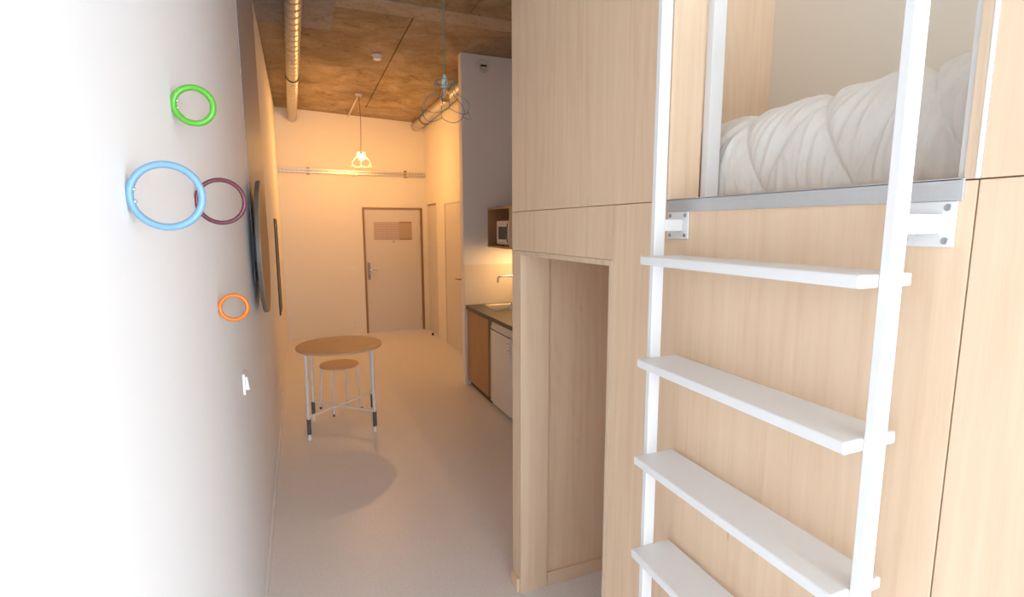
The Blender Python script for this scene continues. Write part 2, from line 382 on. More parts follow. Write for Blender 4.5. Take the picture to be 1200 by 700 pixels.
# bed niche
panel('bed_platform', W+T, 2.10, YN, 1.72, 1.775, 1.795)
panel('niche_end', 1.2265, 2.10, 1.70, 1.718, 1.795, 3.35)
panel('niche_end', W+T, 2.10, YN, YN+T, 1.795, 2.35, 'wall')  # unseen, white and kept low so window light brightens the niche
panel('niche_ceiling', W+T, 2.12, YN, 1.72, 3.35, 3.37, 'wall')
obj('niche_back', bxs((2.10, 2.12, YN, 1.72, 1.775, 3.35)), 'wall_cream', CB, label='cream painted wall behind the bed')
bm = BM()
box(bm, W-0.004, W, 0.458, 1.108, 1.776, 1.8075, 0.0006); box(bm, W-0.004, W+0.05, 0.4615, 1.108, 1.8055, 1.8085)
obj('bed_sill', bm, 'alu', CB, label='brushed aluminium angle along the bottom edge of the bed opening')
obj('guard_post', bxs((1.229, 1.270, 1.090, 1.112, 1.796, bz1), bev=0.0015), 'white_metal', CB, label='white metal post at the far side of the bed opening')
obj('guard_post', bxs((1.135, 1.176, by0, by0+0.0125, 1.8085, bz1), bev=0.0015), 'white_metal', CB, label='white metal post at the near side of the bed opening')

# ---- duvet
def duvet():
    prof = [(1.50, 1.801), (1.40, 1.799), (1.345, 1.802), (1.315, 1.822), (1.302, 1.86), (1.302, 1.905), (1.314, 1.95), (1.343, 1.985), (1.395, 2.015), (1.46, 2.036), (1.58, 2.05), (1.75, 2.055), (1.93, 2.05), (2.04, 2.03), (2.068, 1.97), (2.07, 1.86), (2.06, 1.802)]
    pv = [Vector((p[0], 0, p[1])) for p in prof]
    L = [0]
    for a, b in zip(pv, pv[1:]): L.append(L[-1]+(b-a).length)
    def cr(t):
        i = 0
        while i < len(L)-2 and L[i+1] < t: i += 1
        k = (t-L[i])/(L[i+1]-L[i])
        p0, p1, p2, p3 = pv[max(i-1, 0)], pv[i], pv[i+1], pv[min(i+2, len(pv)-1)]
        return 0.5*((2*p1)+(p2-p0)*k+(2*p0-5*p1+4*p2-p3)*k*k+(3*p1-p0-3*p2+p3)*k**3)
    nv, nu = 170, 420
    y0, y1 = 0.125, 1.66
    bm = BM(); grid = []
    A, B = 0.215, 0.20
    for j in range(nu+1):
        y = y0+(y1-y0)*j/nu; row = []
        for i in range(nv+1):
            t = L[-1]*i/nv; p = cr(t); q = cr(min(L[-1], t+0.004))-cr(max(0, t-0.004)); q.normalize()
            n = Vector((-q.z, 0, q.x))
            if n.dot(p-Vector((1.65, 0, 1.92))) < 0: n = -n
            a = y/A+t/(2*B); b = y/A-t/(2*B)
            fa = abs(math.sin(PI*a)); fb = abs(math.sin(PI*b))
            seam = min(fa, fb)
            puff = 0.013*(1-math.exp(-seam*5.5))+0.006*min(1, seam)
            k1 = min(1, seam*3.5)
            q1 = noise.noise(Vector((t*6+y*10, y*38+t*5, 1.3))); q2 = noise.noise(Vector((t*4-y*4, y*19+t*8, 4.0)))
            wr = (0.30-abs(q1))*0.0130*k1 + (0.28-abs(q2))*0.0100*k1 + noise.noise(Vector((t*30, y*60, 7.0)))*0.0010
            big = noise.noise(Vector((t*2.2, y*2.6, 9.0)))*0.016 + 0.030*max(0.0, min(1.0, (0.95-y)/0.45))*max(0.0, min(1.0, (p.z-1.86)/0.16))
            d = (puff+wr+big)
            soft = max(0.0, min(1.0, (p.z-1.80)/0.03))
            d *= soft
            o = p+n*d
            e = min(1, (y-y0)/0.08, (y1-y)/0.08); e = math.sqrt(max(0, 1-(1-e)**2))
            zz = 1.80+(o.z-1.80)*(0.25+0.75*e)
            row.append(bm.verts.new((min(2.096, max(o.x, 1.276)), y, max(1.797, zz))))
        grid.append(row)
    for j in range(nu):
        for i in range(nv): bm.faces.new((grid[j][i], grid[j][i+1], grid[j+1][i+1], grid[j+1][i]))
    bm.faces.new(grid[0]); bm.faces.new(grid[-1][::-1])
    for j in range(nu): bm.faces.new((grid[j][0], grid[j+1][0], grid[j+1][-1], grid[j][-1]))
    return bm
o = obj('duvet', duvet(), 'fabric', None)
for p in o.data.polygons: p.use_smooth = True
tag(o, 'thick off-white duvet quilted in diamonds lying in the raised bed opening', 'duvet')

# ------------------------------------------------------------------ ladder
LD = thing('ladder', 'white metal ladder with flat treads bolted in front of the wooden cabin', 'ladder', (1.05, 0.77, 0))
ya, yb = 0.5025, 1.047
def sk(y): return 0.012*(y-ya)/(yb-ya)
ry = [(ya-0.0155, ya), (yb, yb+0.0155)]
rails = []
for i, (a, b) in enumerate(ry):
    s = sk(ya if i == 0 else yb)
    r = obj('rail', bxs((1.026+s, 1.057+s, a, b, 0.0, 2.75), bev=0.0018), 'white_metal', LD); rails.append(r)
for z in (1.669, 1.414, 1.159, 0.903, 0.647, 0.391, 0.135):
    bm = BM(); vs = box(bm, 0.985, 1.105, ya+0.0004, yb-0.0004, z-0.0205, z, bev=0.003)
    for v in bm.verts: v.co.x += sk(v.co.y)
    obj('tread', bm, 'white_metal', LD)
for i, yc in enumerate((0.5015, 1.0665)):
    s = sk(ya if i == 0 else yb)
    bm = BM(); box(bm, W-0.005, W-0.0004, yc-0.0385, yc+0.0385, 1.7085, 1.7755, bev=0.0015)
    pl = obj('bracket_plate', bm, 'white_metal', LD)
    bm = BM(); ym = sum(ry[i])/2; box(bm, 1.057+s, W-0.005, ym-0.015 if i == 0 else ym-0.0085, ym+0.012, 1.728, 1.757, bev=0.002)
    obj('bracket_arm', bm, 'white_metal', pl)
    for sy in (-1, 1):
        for sz in (-1, 1):
            bm = BM(); c = (W-0.005, yc+sy*0.0275, 1.742+sz*0.0245)
            lathe(bm, [(0.0, -0.0010), (0.0012, -0.0012), (0.0045, -0.0014), (0.0052, -0.0006), (0.0052, 0.0)], c, 'x', 16)
            obj('screw', bm, 'screw', pl, True)

# ------------------------------------------------------------------ rings on the left wall
def ring(y, z, xo, R, r, mat, label):
    t = thing('mounted_ring', label, 'ring', (0.0, y, z), 'coloured rings mounted on the left wall')
    cx = xo-R-0.0
    # torus whose wall side is flattened into a short straight foot
    Rc = R-r; pts = []
    for k in range(96):
        a = 2*PI*k/96; px = cx+Rc*math.cos(a); pz = z+Rc*math.sin(a)
        pts.append((max(px, r*0.72), y, pz))
    # drop duplicate-ish points along the flat
    bm = BM(); tube(bm, pts, r, 16, closed=True)
    for v in bm.verts: v.co.x = max(v.co.x, 0.0)
    obj('ring_body', bm, mat, t, True)
    for s in (-1, 1):
        zz = z+s*R*0.17
        bm = BM(); lathe(bm, [(0, 0.0042), (0.0018, 0.0040), (0.0026, 0.0028), (0.0026, 0.0), (0.0026, -r)], (r*1.62, y, zz), 'x', 14)
        obj('bolt', bm, 'screw', t, True)
ring(1.335, 2.000, 0.085, 0.0434, 0.0064, 'ring_green', 'bright green ring fixed on the white left wall, highest of the four')
ring(0.950, 1.788, 0.1045, 0.0528, 0.0054, 'ring_blue', 'large light blue ring fixed on the white left wall')
ring(1.520, 1.8055, 0.1165, 0.0590, 0.0053, 'ring_maroon', 'thin dark maroon ring partly hidden behind the light blue ring')
ring(1.757, 1.4997, 0.0855, 0.0434, 0.0062, 'ring_orange', 'small orange ring fixed low on the left wall below the others')

# light switch on left wall
sw = thing('light_switch', 'small white rocker light switch on the left wall below the orange ring', 'light switch', (0, 2.30, 1.12))
obj('switch_plate', bxs((0, 0.009, 2.235, 2.315, 1.082, 1.166), bev=0.002), 'white_plastic', sw)
bm = BM(); vs = box(bm, 0.009, 0.016, 2.25, 2.30, 1.098, 1.150)
for v in bm.verts:
    if v.co.x > 0.012 and v.co.z < 1.12: v.co.x += 0.006
obj('rocker', bm, 'white_plastic', sw)

# grey board, round board, black-framed mirror on left wall
tag(obj('mounted_grey_board', bxs((0.0, 0.0035, 3.16, 4.66, 1.436, 3.47), bev=0.001), 'grey_panel'), 'tall grey painted board on the left wall reaching up to the ceiling', 'panel')
rb = thing('round_board', 'round wooden board standing proud of the left wall beyond the coloured rings', 'round board', (0.0, 3.08, 1.63))
yc, zc, R = 3.20, 1.63, 0.36
bm = BM(); disc(bm, (0, yc, zc), R, 0.056, 0.0605, 'x', 72, 0.001); obj('face', bm, 'walnut', rb, True)
bm = BM(); lathe(bm, [(0, 0.037), (R-0.003, 0.037), (R+0.001, 0.040), (R+0.001, 0.056), (R-0.003, 0.0562), (0, 0.0562)], (0, yc, zc), 'x', 72); obj('rim', bm, 'rim_grey', rb, True, label='grey edge of the round board')
obj('mount', bxs((0.0040, 0.038, yc-0.02, yc+0.10, zc-0.08, zc+0.08), bev=0.002), 'dark_grey', rb)
mr = thing('framed_picture', 'thin black picture frame on the left wall near the far corner, seen nearly edge-on', 'picture', (0, 6.3, 1.28))
my0, my1, mz0, mz1 = 6.02, 6.56, 0.80, 1.83
obj('frame', bxs((0, 0.014, my0, my0+0.02, mz0, mz1), (0, 0.014, my1-0.02, my1, mz0, mz1), (0, 0.014, my0+0.02, my1-0.02, mz0, mz0+0.02), (0, 0.014, my0+0.02, my1-0.02, mz1-0.02, mz1)), 'black', mr)
obj('picture', bxs((0, 0.008, my0+0.02, my1-0.02, mz0+0.02, mz1-0.02)), 'mirror', mr, label='dark picture')

# ------------------------------------------------------------------ table and stool
tx, ty, tz, tr = 0.512, 4.645, 0.735, 0.355
TB = thing('round_table', 'round wooden table with four white metal legs and dark grey feet', 'table', (tx, ty, 0))
bm = BM(); disc(bm, (tx, ty, 0), tr, tz-0.020, tz, 'z', 80, 0.0025); obj('tabletop', bm, 'beech', TB, True)
corners = [(0.230, 4.410), (0.755, 4.390), (0.797, 4.882), (0.274, 4.862)]
for (x, y) in corners:
    ax, ay = tx+(x-tx)*0.985, ty+(y-ty)*0.985
    bm = BM(); tube(bm, [(ax, ay, tz-0.020), (x, y, 0.03)], 0.0125, 14); lg = obj('leg', bm, 'white_metal', TB, True)
    bm = BM(); tube(bm, [(x, y, 0.05), (x, y, 0.178)], 0.0165, 14); obj('leg_sleeve', bm, 'dark_grey', lg, True, label='dark grey sleeve on the foot of the leg')
    bm = BM(); lathe(bm, [(0, 0), (0.013, 0), (0.014, 0.006), (0.014, 0.03), (0.0115, 0.034), (0, 0.034)], (x, y, 0), 'z', 14); obj('foot', bm, 'white_plastic', lg, True)
for a, b, z in ((corners[0], corners[2], 0.197), (corners[1], corners[3], 0.182)):
    bm = BM(); tube(bm, [(*a, z), (*b, z)], 0.0095, 12); obj('stretcher', bm, 'white_metal', TB, True)
sx, sy_, sz, sr = 0.527, 5.085, 0.45, 0.178
ST = thing('stool', 'low round wooden stool with four white metal legs under the table', 'stool', (sx, sy_, 0))
bm = BM(); disc(bm, (sx, sy_, 0), sr, sz-0.018, sz, 'z', 64, 0.003); obj('seat', bm, 'beech', ST, True)
for ang in (247, 337, 67, 157):
    a = math.radians(ang); ca, sa = math.cos(a), math.sin(a)
    pts = []
    for k in range(7):
        th = PI/2*k/6; pts.append((sx+ca*(0.130+0.045*math.sin(th)), sy_+sa*(0.130+0.045*math.sin(th)), sz-0.027-0.045*(1-math.cos(th))))
    pts = [(sx+ca*0.03, sy_+sa*0.03, sz-0.027)] + pts + [(sx+ca*0.198, sy_+sa*0.198, 0.012)]
    bm = BM(); tube(bm, pts, 0.0095, 12); lg = obj('leg', bm, 'white_metal', ST, True)
    bm = BM(); tube(bm, [(sx+ca*0.1985, sy_+sa*0.1985, 0.0), (sx+ca*0.198, sy_+sa*0.198, 0.022)], 0.0115, 12); obj('foot_cap', bm, 'dark_grey', lg, True)

# ------------------------------------------------------------------ kitchenette
KX = 1.876
ky0 = 3.40
WT = thing('worktop', 'dark grey kitchen worktop with a sink cut into it against the partition', 'worktop', (2.18, 4.5, 0.86))
s0, s1, t0, t1 = 2.045, 2.405, 4.86, 5.27          # sink cut-out
bm = BM()
for (a, b, c, d) in ((KX, s0, ky0, P-0.002), (s1, XK-0.002, ky0, P-0.002), (s0, s1, ky0, t0), (s0, s1, t1, P-0.002)): box(bm, a, b, c, d, 0.857, 0.897)
obj('top', bm, 'worktop', WT)
obj('end_panel', bxs((KX+0.016, XK-0.002, ky0, ky0+0.018, 0.0, 0.857), bev=0.001), 'oak', WT)
SK = thing('sink', 'stainless steel sink bowl set into the dark worktop', 'sink', (2.22, 5.07, 0.9))
bm = BM()
def bowl(bm, x0, x1, y0, y1, ztop, depth, rim, seg=6):
    def loop(x0, x1, y0, y1, r, z):
        out = []
        for (cx, cy, a0) in ((x1-r, y1-r, 0), (x0+r, y1-r, 90), (x0+r, y0+r, 180), (x1-r, y0+r, 270)):
            for k in range(seg+1):
                a = math.radians(a0+90*k/seg); out.append(bm.verts.new((cx+r*math.cos(a), cy+r*math.sin(a), z)))
        return out
    ls = [loop(x0-rim, x1+rim, y0-rim, y1+rim, 0.03, ztop-0.002), loop(x0-rim, x1+rim, y0-rim, y1+rim, 0.03, ztop+0.003), loop(x0+0.004, x1-0.004, y0+0.004, y1-0.004, 0.05, ztop+0.002),
          loop(x0+0.010, x1-0.010, y0+0.010, y1-0.010, 0.05, ztop-0.012), loop(x0+0.018, x1-0.018, y0+0.018, y1-0.018, 0.05, ztop-depth+0.02), loop(x0+0.04, x1-0.04, y0+0.04, y1-0.04, 0.05, ztop-depth)]
    n = len(ls[0])
    for a, b in zip(ls, ls[1:]):
        for k in range(n): bm.faces.new((a[k], a[(k+1) % n], b[(k+1) % n], b[k]))
    bm.faces.new(ls[-1])
bowl(bm, s0+0.004, s1-0.004, t0+0.004, t1-0.004, 0.8995, 0.15, 0.012)
obj('bowl', bm, 'steel', SK, True)
bm = BM(); disc(bm, (2.22, 5.07, 0.749), 0.028, 0, 0.003, 'z', 24, 0.001); obj('drain', bm, 'screw', SK, True)
FC = thing('faucet', 'slim chrome tap with an angled spout over the sink', 'faucet', (2.446, 5.10, 0.897))
bm = BM(); pts = [(2.446, 5.10, 0.92), (2.446, 5.10, 1.19)]
for k in range(1, 7): th = PI/2*k/6; pts.append((2.44-0.03*(1-math.cos(th)), 5.10, 1.19+0.03*math.sin(th)))
pts.append((2.178, 5.10, 1.22))
for k in range(1, 7): th = PI/2*k/6; pts.append((2.178-0.022*math.sin(th), 5.10, 1.198+0.022*math.cos(th)))
pts.append((2.156, 5.10, 1.155))
tube(bm, pts, 0.0105, 14); obj('spout', bm, 'steel', FC, True)
bm = BM(); lathe(bm, [(0, 0.897), (0.026, 0.897), (0.026, 0.902), (0.021, 0.906), (0.021, 0.975), (0.014, 0.98), (0, 0.98)], (2.446, 5.10, 0), 'z', 24); obj('base', bm, 'steel', FC, True)
bm = BM(); tube(bm, [(2.446, 5.08, 0.945), (2.446, 5.02, 0.965)], 0.006, 10); obj('lever', bm, 'steel', FC, True)
bx_ = thing('base_cabinet', 'oak-fronted kitchen base cabinet under the sink beside the small fridge', 'cabinet', (2.18, 5.02, 0))
obj('carcass', bxs((KX+0.036, KX+0.052, 4.70, P-0.004, 0.065, 0.70), (KX+0.036, XK-0.01, 4.685, 4.70, 0.065, 0.845), (KX+0.036, XK-0.01, P-0.02, P-0.004, 0.065, 0.845), (KX+0.052, XK-0.01, 4.70, P-0.02, 0.065, 0.08)), 'oak', bx_)
obj('cabinet_door', bxs((KX+0.016, KX+0.035, 4.688, P-0.006, 0.068, 0.845), bev=0.001), 'oak', bx_)
obj('kickboard', bxs((KX+0.05, KX+0.065, 4.69, P-0.004, 0.0, 0.064)), 'kick', bx_)
FR = thing('mini_fridge', 'small white under-counter fridge beside the oak base cabinet', 'fridge', (2.2, 4.36, 0))
f0, f1 = 4.085, 4.668
obj('body', bxs((KX+0.075, XK-0.03, f0, f1, 0.03, 0.835), bev=0.004), 'fridge', FR)
bm = BM(); n = 14
pa = []
for k in range(n+1):
    y = f0+(f1-f0)*k/n; t = 2*k/n-1; pa.append((y, KX+0.020+0.014*t*t*t*t))
for z0, z1, nm in ((0.045, 0.765, 'fridge_door'), (0.772, 0.838, 'top_fascia')):
    bm = BM(); ring_lo = [bm.verts.new((x+ (0.0 if nm == 'fridge_door' else 0.004), y, z0)) for y, x in pa] + [bm.verts.new((KX+0.07, f1, z0)), bm.verts.new((KX+0.07, f0, z0))]
    ring_hi = [bm.verts.new((v.co.x + (0 if nm == 'fridge_door' else 0.012)*(1 if i <= n else 0), v.co.y, z1)) for i, v in enumerate(ring_lo)]
    m_ = len(ring_lo)
    for k in range(m_): bm.faces.new((ring_lo[k], ring_lo[(k+1) % m_], ring_hi[(k+1) % m_], ring_hi[k]))
    bm.faces.new(ring_lo[::-1]); bm.faces.new(ring_hi)
    o = obj(nm, bm, 'fridge', FR, True)
    if nm == 'fridge_door': fd = o
obj('handle_recess', bxs((KX+0.017, KX+0.05, f0+0.05, f1-0.05, 0.7655, 0.7715)), 'dark_grey', FR)
stk = obj('energy_sticker', bxs((KX+0.0185, KX+0.023, 4.13, 4.20, 0.60, 0.74)), 'white_plastic', fd, label='small printed sticker on the fridge door')
for k in range(4):
    obj('sticker_line', bxs((KX+0.0179, KX+0.0186, 4.14, 4.19-0.008*(k % 3), 0.715-0.03*k-0.004, 0.715-0.03*k+0.003)), ('ring_maroon', 'socket')[k % 2], stk)
for yy in (f0+0.06, f1-0.06):
    bm = BM(); disc(bm, (KX+0.11, yy, 0), 0.018, 0, 0.032, 'z', 16); obj('foot', bm, 'dark_grey', FR, True)
SP = tag(obj('splashback', bxs((1.866, XK, P-0.006, P, 0.897, 1.335), bev=0.001), 'splash'), 'low cream splashback panel behind the sink on the partition', 'splashback')

# wall cabinet with microwave
cx, ca, cb, zl, zh = 2.108, 3.95, 5.275, 1.525, 1.935
HC = thing('hanging_cabinet', 'open oak cabinet hung on the kitchen wall above the sink', 'cabinet', (2.3, 4.6, zl))
obj('side_panel', bxs((cx, XK, cb-0.018, cb, zl+0.018, zh-0.018), bev=0.001), 'oak', HC)
obj('side_panel', bxs((cx, XK, ca, ca+0.018, zl+0.018, zh-0.018), bev=0.001), 'oak', HC)
obj('top_panel', bxs((cx-0.002, XK, ca, cb, zh-0.018, zh), bev=0.001), 'oak', HC)
obj('bottom_panel', bxs((cx-0.002, XK, ca, cb, zl, zl+0.018), bev=0.001), 'oak', HC)
obj('back_panel', bxs((XK-0.012, XK, ca+0.018, cb-0.018, zl+0.018, zh-0.018)), 'oak', HC)
obj('divider', bxs((cx+0.02, XK-0.012, 4.64, 4.658, zl+0.018, zh-0.018)), 'oak', HC)
obj('cabinet_door', bxs((cx, cx+0.018, 4.335, 4.665, zl+0.02, zh-0.02), bev=0.001), 'sage', HC, label='grey green door of the hung cabinet')
obj('cabinet_door', bxs((cx, cx+0.018, ca+0.02, 4.331, zl+0.02, zh-0.02), bev=0.001), 'sage', HC, label='grey green door of the hung cabinet')
MW = thing('microwave', 'small white microwave oven inside the open end of the hung cabinet', 'microwave', (2.3, 5.0, zl+0.018))
m0, m1, mzb, mzt = 4.70, 5.14, zl+0.031, 1.80
obj('body', bxs((2.175, 2.455, m0, m1, mzb, mzt), bev=0.004), 'white_plastic', MW)
md = obj('microwave_door', bxs((2.160, 2.175, m0+0.11, m1, mzb+0.003, mzt-0.003), bev=0.002), 'white_plastic', MW)
obj('door_window', bxs((2.1585, 2.161, 4.865, 5.09, mzb+0.055, mzt-0.06), bev=0.0005), 'darkglass', md, label='dark microwave window')
cp = obj('control_panel', bxs((2.162, 2.175, m0, m0+0.107, mzb+0.003, mzt-0.003), bev=0.002), 'white_plastic', MW)
for z in (1.62, 1.70):
    bm = BM(); disc(bm, (2.162, m0+0.052, z), 0.02, -0.012, 0, 'x', 20, 0.002); obj('knob', bm, 'socket', cp, True)
bm = BM(); tube(bm, [(2.158, 4.835, mzb+0.03), (2.150, 4.825, mzb+0.07), (2.148, 4.822, mzb+0.12), (2.150, 4.825, mzt-0.07), (2.158, 4.835, mzt-0.03)], 0.005, 8); obj('door_handle', bm, 'ring_maroon', md, True, label='dark red edge line of the microwave door')
for yy in (m0+0.04, m1-0.04):
    bm = BM(); disc(bm, (2.22, yy, zl+0.0185), 0.012, 0, 0.0125, 'z', 12); obj('foot', bm, 'dark_grey', MW)
UL = thing('strip_downlight', 'slim warm strip lamp under the hung kitchen cabinet', 'lamp', (2.4, 4.7, zl))
obj('housing', bxs((2.375, 2.425, 4.45, 5.22, zl-0.014, zl), bev=0.001), 'white_plastic', UL)
obj('diffuser', bxs((2.38, 2.42, 4.47, 5.20, zl-0.022, zl-0.014), bev=0.002), 'led', UL)

# ------------------------------------------------------------------ ceiling services
def spiral_duct(bm, a, b, r, pitch=0.135, seg=32, step=0.0055):
    a, b = Vector(a), Vector(b); L = (b-a).length; d = (b-a)/L; u, v = frame_of(d)
    n = int(L/step); rings = []
    for i in range(n+1):
        s = L*i/n; row = []
        for k in range(seg):
            th = 2*PI*k/seg; ph = (s/pitch-th/(2*PI)) % 1.0
            m1 = min(ph, 1-ph); rr = r+(0.0055*math.cos(PI*m1/0.055*0.5) if m1 < 0.055 else 0)
            row.append(bm.verts.new(a+d*s+(u*math.cos(th)+v*math.sin(th))*rr))
        rings.append(row)
    for i, (p, q) in enumerate(zip(rings, rings[1:])):
        for k in range(seg):
            fc = bm.faces.new((p[k], p[(k+1) % seg], q[(k+1) % seg], q[k]))
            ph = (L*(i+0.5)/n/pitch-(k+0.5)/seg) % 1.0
            if 0.03 < ph < 0.085: fc.material_index = 1      # shadow line along the lock seam, painted dark
    bm.faces.new(rings[0][::-1]); bm.faces.new(rings[-1])
    return d
def duct(name, a, b, r, collars, label, hangers):
    t = thing(name, label, 'duct', a)
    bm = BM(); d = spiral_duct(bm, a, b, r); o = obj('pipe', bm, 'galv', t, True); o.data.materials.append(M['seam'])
    L = (Vector(b)-Vector(a)).length
    for y, w_, mat in collars:
        p = Vector(a)+d*((y-a[1])/d.y)
        bm = BM(); tube(bm, [p-d*w_/2, p+d*w_/2], r+0.008, 28); obj('collar', bm, mat, t, True)
    for y in hangers:
        p = Vector(a)+d*((y-a[1])/d.y)
        bm = BM(); tube(bm, [p+Vector((0, 0, r*0.9)), Vector((p.x, p.y, cz(p.x, p.y)-0.001))], 0.004, 8); obj('hanger_rod', bm, 'galv', t, True)
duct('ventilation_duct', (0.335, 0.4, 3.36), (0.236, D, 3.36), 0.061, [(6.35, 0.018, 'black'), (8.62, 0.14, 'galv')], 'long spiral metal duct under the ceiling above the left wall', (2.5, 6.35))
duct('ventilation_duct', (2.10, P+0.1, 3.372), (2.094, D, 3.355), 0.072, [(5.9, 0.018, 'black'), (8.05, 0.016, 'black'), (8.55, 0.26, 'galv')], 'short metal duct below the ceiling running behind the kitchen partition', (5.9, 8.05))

# smoke detector
zs = cz(1.09, 5.77)
sd = thing('smoke_detector', 'small white round smoke detector on the concrete ceiling', 'smoke detector', (1.085, 5.76, zs))
bm = BM(); lathe(bm, [(0, -0.012), (0.048, -0.012), (0.055, -0.006), (0.055, 0.0), (0, 0.0)], (1.085, 5.76, zs), 'z', 28); obj('base', bm, 'white_plastic', sd, True)
bm = BM(); lathe(bm, [(0, -0.046), (0.034, -0.045), (0.043, -0.036), (0.044, -0.012), (0, -0.012)], (1.085, 5.76, zs), 'z', 28); obj('head', bm, 'white_plastic', sd, True)
# air valve on the partition
va = thing('air_vent', 'round white air vent near the top of the kitchen partition', 'vent', (2.10, P, 3.375))
bm = BM(); lathe(bm, [(0.0, -0.008), (0.045, -0.010), (0.06, -0.022), (0.078, -0.018), (0.086, -0.006), (0.086, 0), (0, 0)], (2.10, P, 3.375), 'y', 40); obj('rim', bm, 'white_plastic', va, True)
bm = BM(); vs = box(bm, 2.068, 2.138, P-0.028, P-0.008, 3.362, 3.402, 0.006); obj('opening_slot', bm, 'black', va, label='dark slot of the vent')
bm = BM(); box(bm, 2.068, 2.138, P-0.031, P-0.027, 3.362, 3.378, 0.001); obj('flap', bm, 'white_plastic', va)

# cable tray on far wall
ct = thing('cable_tray', 'perforated metal cable tray across the far wall above the entrance door', 'cable tray', (1.1, D, 2.58))
y0, y1 = D-0.075, D-0.03
bm = BM(); X0, X1, Z0, Z1 = 0.012, 2.215, 2.552, 2.612
box(bm, X0, X1, y0, y0+0.002, Z0, Z0+0.020); box(bm, X0, X1, y0, y0+0.002, Z1-0.020, Z1)
n = 44
for k in range(n+1):
    x = X0+(X1-X0-0.016)*k/n; box(bm, x, x+0.016, y0, y0+0.002, Z0+0.020, Z1-0.020)
box(bm, X0, X1, y0+0.002, D-0.03, Z0, Z0+0.002)
for v in bm.verts: v.co.z += 0.010-0.012*(v.co.x/2.2)
obj('tray', bm, 'galv', ct)
for x in (0.42, 1.10, 1.90):
    bm = BM(); box(bm, x-0.02, x+0.02, D-0.032, D-0.001, 2.535, 2.65, 0.002); box(bm, x-0.015, x+0.015, y0-0.002, D-0.03, 2.535, 2.543)
    obj('bracket', bm, 'brass', ct)

# ceiling conduit
rx_, ryy = 1.066, 7.37
zc1 = cz(rx_, ryy)
cd = BM(); tube(cd, [(rx_-0.004, ryy+0.07, zc1-0.014), (rx_-0.02, D-0.002, cz(rx_-0.02, D)-0.014)], 0.012, 12)
tag(obj('ceiling_conduit', cd, 'door_white', None, True), 'short pale conduit on the ceiling between the lit pendant lamp and the far wall', 'conduit')

# ------------------------------------------------------------------ pendant lamps
def pendant(loc, ztop, label, wire, cord, sock, lit, droop=0.0):
    x, y, z = loc      # z: top of the socket
    t = thing('pendant_lamp', label, 'pendant lamp', (x, y, ztop), 'wire cage pendant lamps')
    bm = BM(); lathe(bm, [(0, 0), (0.045, 0), (0.045, -0.014), (0.036, -0.024), (0.006, -0.026), (0, -0.026)], (x, y, ztop), 'z', 28); obj('ceiling_rose', bm, 'white_plastic', t, True)
    bm = BM(); L = ztop-0.02-z; tube(bm, [(x+droop*math.sin(PI*k/10), y, ztop-0.02-L*k/10) for k in range(11)], 0.0035, 8); obj('cord', bm, cord, t, True)
    bm = BM(); lathe(bm, [(0, 0.005), (0.007, 0.0), (0.010, -0.012), (0.017, -0.02), (0.017, -0.05), (0.024, -0.052), (0.024, -0.060), (0.018, -0.062), (0.018, -0.066), (0, -0.066)], (x, y, z), 'z', 24); obj('socket', bm, sock, t, True)
    bm = BM(); lathe(bm, [(0.0, -0.066), (0.013, -0.067), (0.014, -0.074), (0.019, -0.088), (0.0255, -0.106), (0.025, -0.118), (0.018, -0.130), (0.009, -0.136), (0, -0.137)], (x, y, z), 'z', 24); obj('bulb', bm, 'bulb_on' if lit else 'glass', t, True)
    if not lit:
        bm = BM(); tube(bm, [(x, y, z-0.068), (x, y, z-0.09), (x+0.006, y, z-0.105), (x-0.006, y, z-0.105), (x, y, z-0.09)], 0.0018, 6); obj('filament', bm, 'brass', t, True)
    cage = obj('wire_shade', cage_mesh(x, y, z), wire, t, True)
def cage_mesh(x, y, z):
    bm = BM(); n = 6; r = 0.0019
    circ = lambda R, zz, m=40: [(x+R*math.cos(2*PI*k/m), y+R*math.sin(2*PI*k/m), zz) for k in range(m)]
    tube(bm, circ(0.055, z-0.034), r, 6, True)
    tube(bm, circ(0.025, z-0.058, 24), r, 6, True)
    off = math.radians(24)
    def rib(t):   # radius, height along a rib
        R = [0.055, 0.052, 0.054, 0.064, 0.086, 0.112, 0.130, 0.136, 0.134, 0.126]
        Z = [-0.034, -0.056, -0.078, -0.096, -0.112, -0.128, -0.146, -0.164, -0.180, -0.194]
        f = t*(len(R)-1); i = min(int(f), len(R)-2); k = f-i
        return R[i]+(R[i+1]-R[i])*k, Z[i]+(Z[i+1]-Z[i])*k
    for j in range(n):
        a = off+2*PI*j/n; ca, sa = math.cos(a), math.sin(a)
        tube(bm, [(x+ca*rib(k/20)[0], y+sa*rib(k/20)[0], z+rib(k/20)[1]) for k in range(21)], r, 6)
        tube(bm, [(x+ca*0.025, y+sa*0.025, z-0.058), (x+ca*0.042, y+sa*0.042, z-0.042), (x+ca*0.055, y+sa*0.055, z-0.034)], r, 6)
        # scalloped petals between neighbouring ribs along the bottom edge
        for R0, zz, dr, rr in ((0.126, -0.194, 0.024, 0.010),):
            pts = []
            for k in range(13):
                b = off+2*PI*(j+k/12)/n; s = math.sin(PI*k/12)
                pts.append((x+(R0+rr*s)*math.cos(b), y+(R0+rr*s)*math.sin(b), z+zz-dr*s))
            tube(bm, pts, r, 6)
    return bm
pendant((0.995, 2.80, 2.535), cz(1, 2.8), 'unlit pendant lamp with a grey-green wire cage shade on a green cord', 'wire', 'cord_green', 'socket', False)
pendant((rx_, ryy, 2.765), zc1, 'lit pendant lamp with a pale wire cage shade glowing in front of the far wall', 'wire_pale', 'cord_brown', 'socket', True, 0.012)

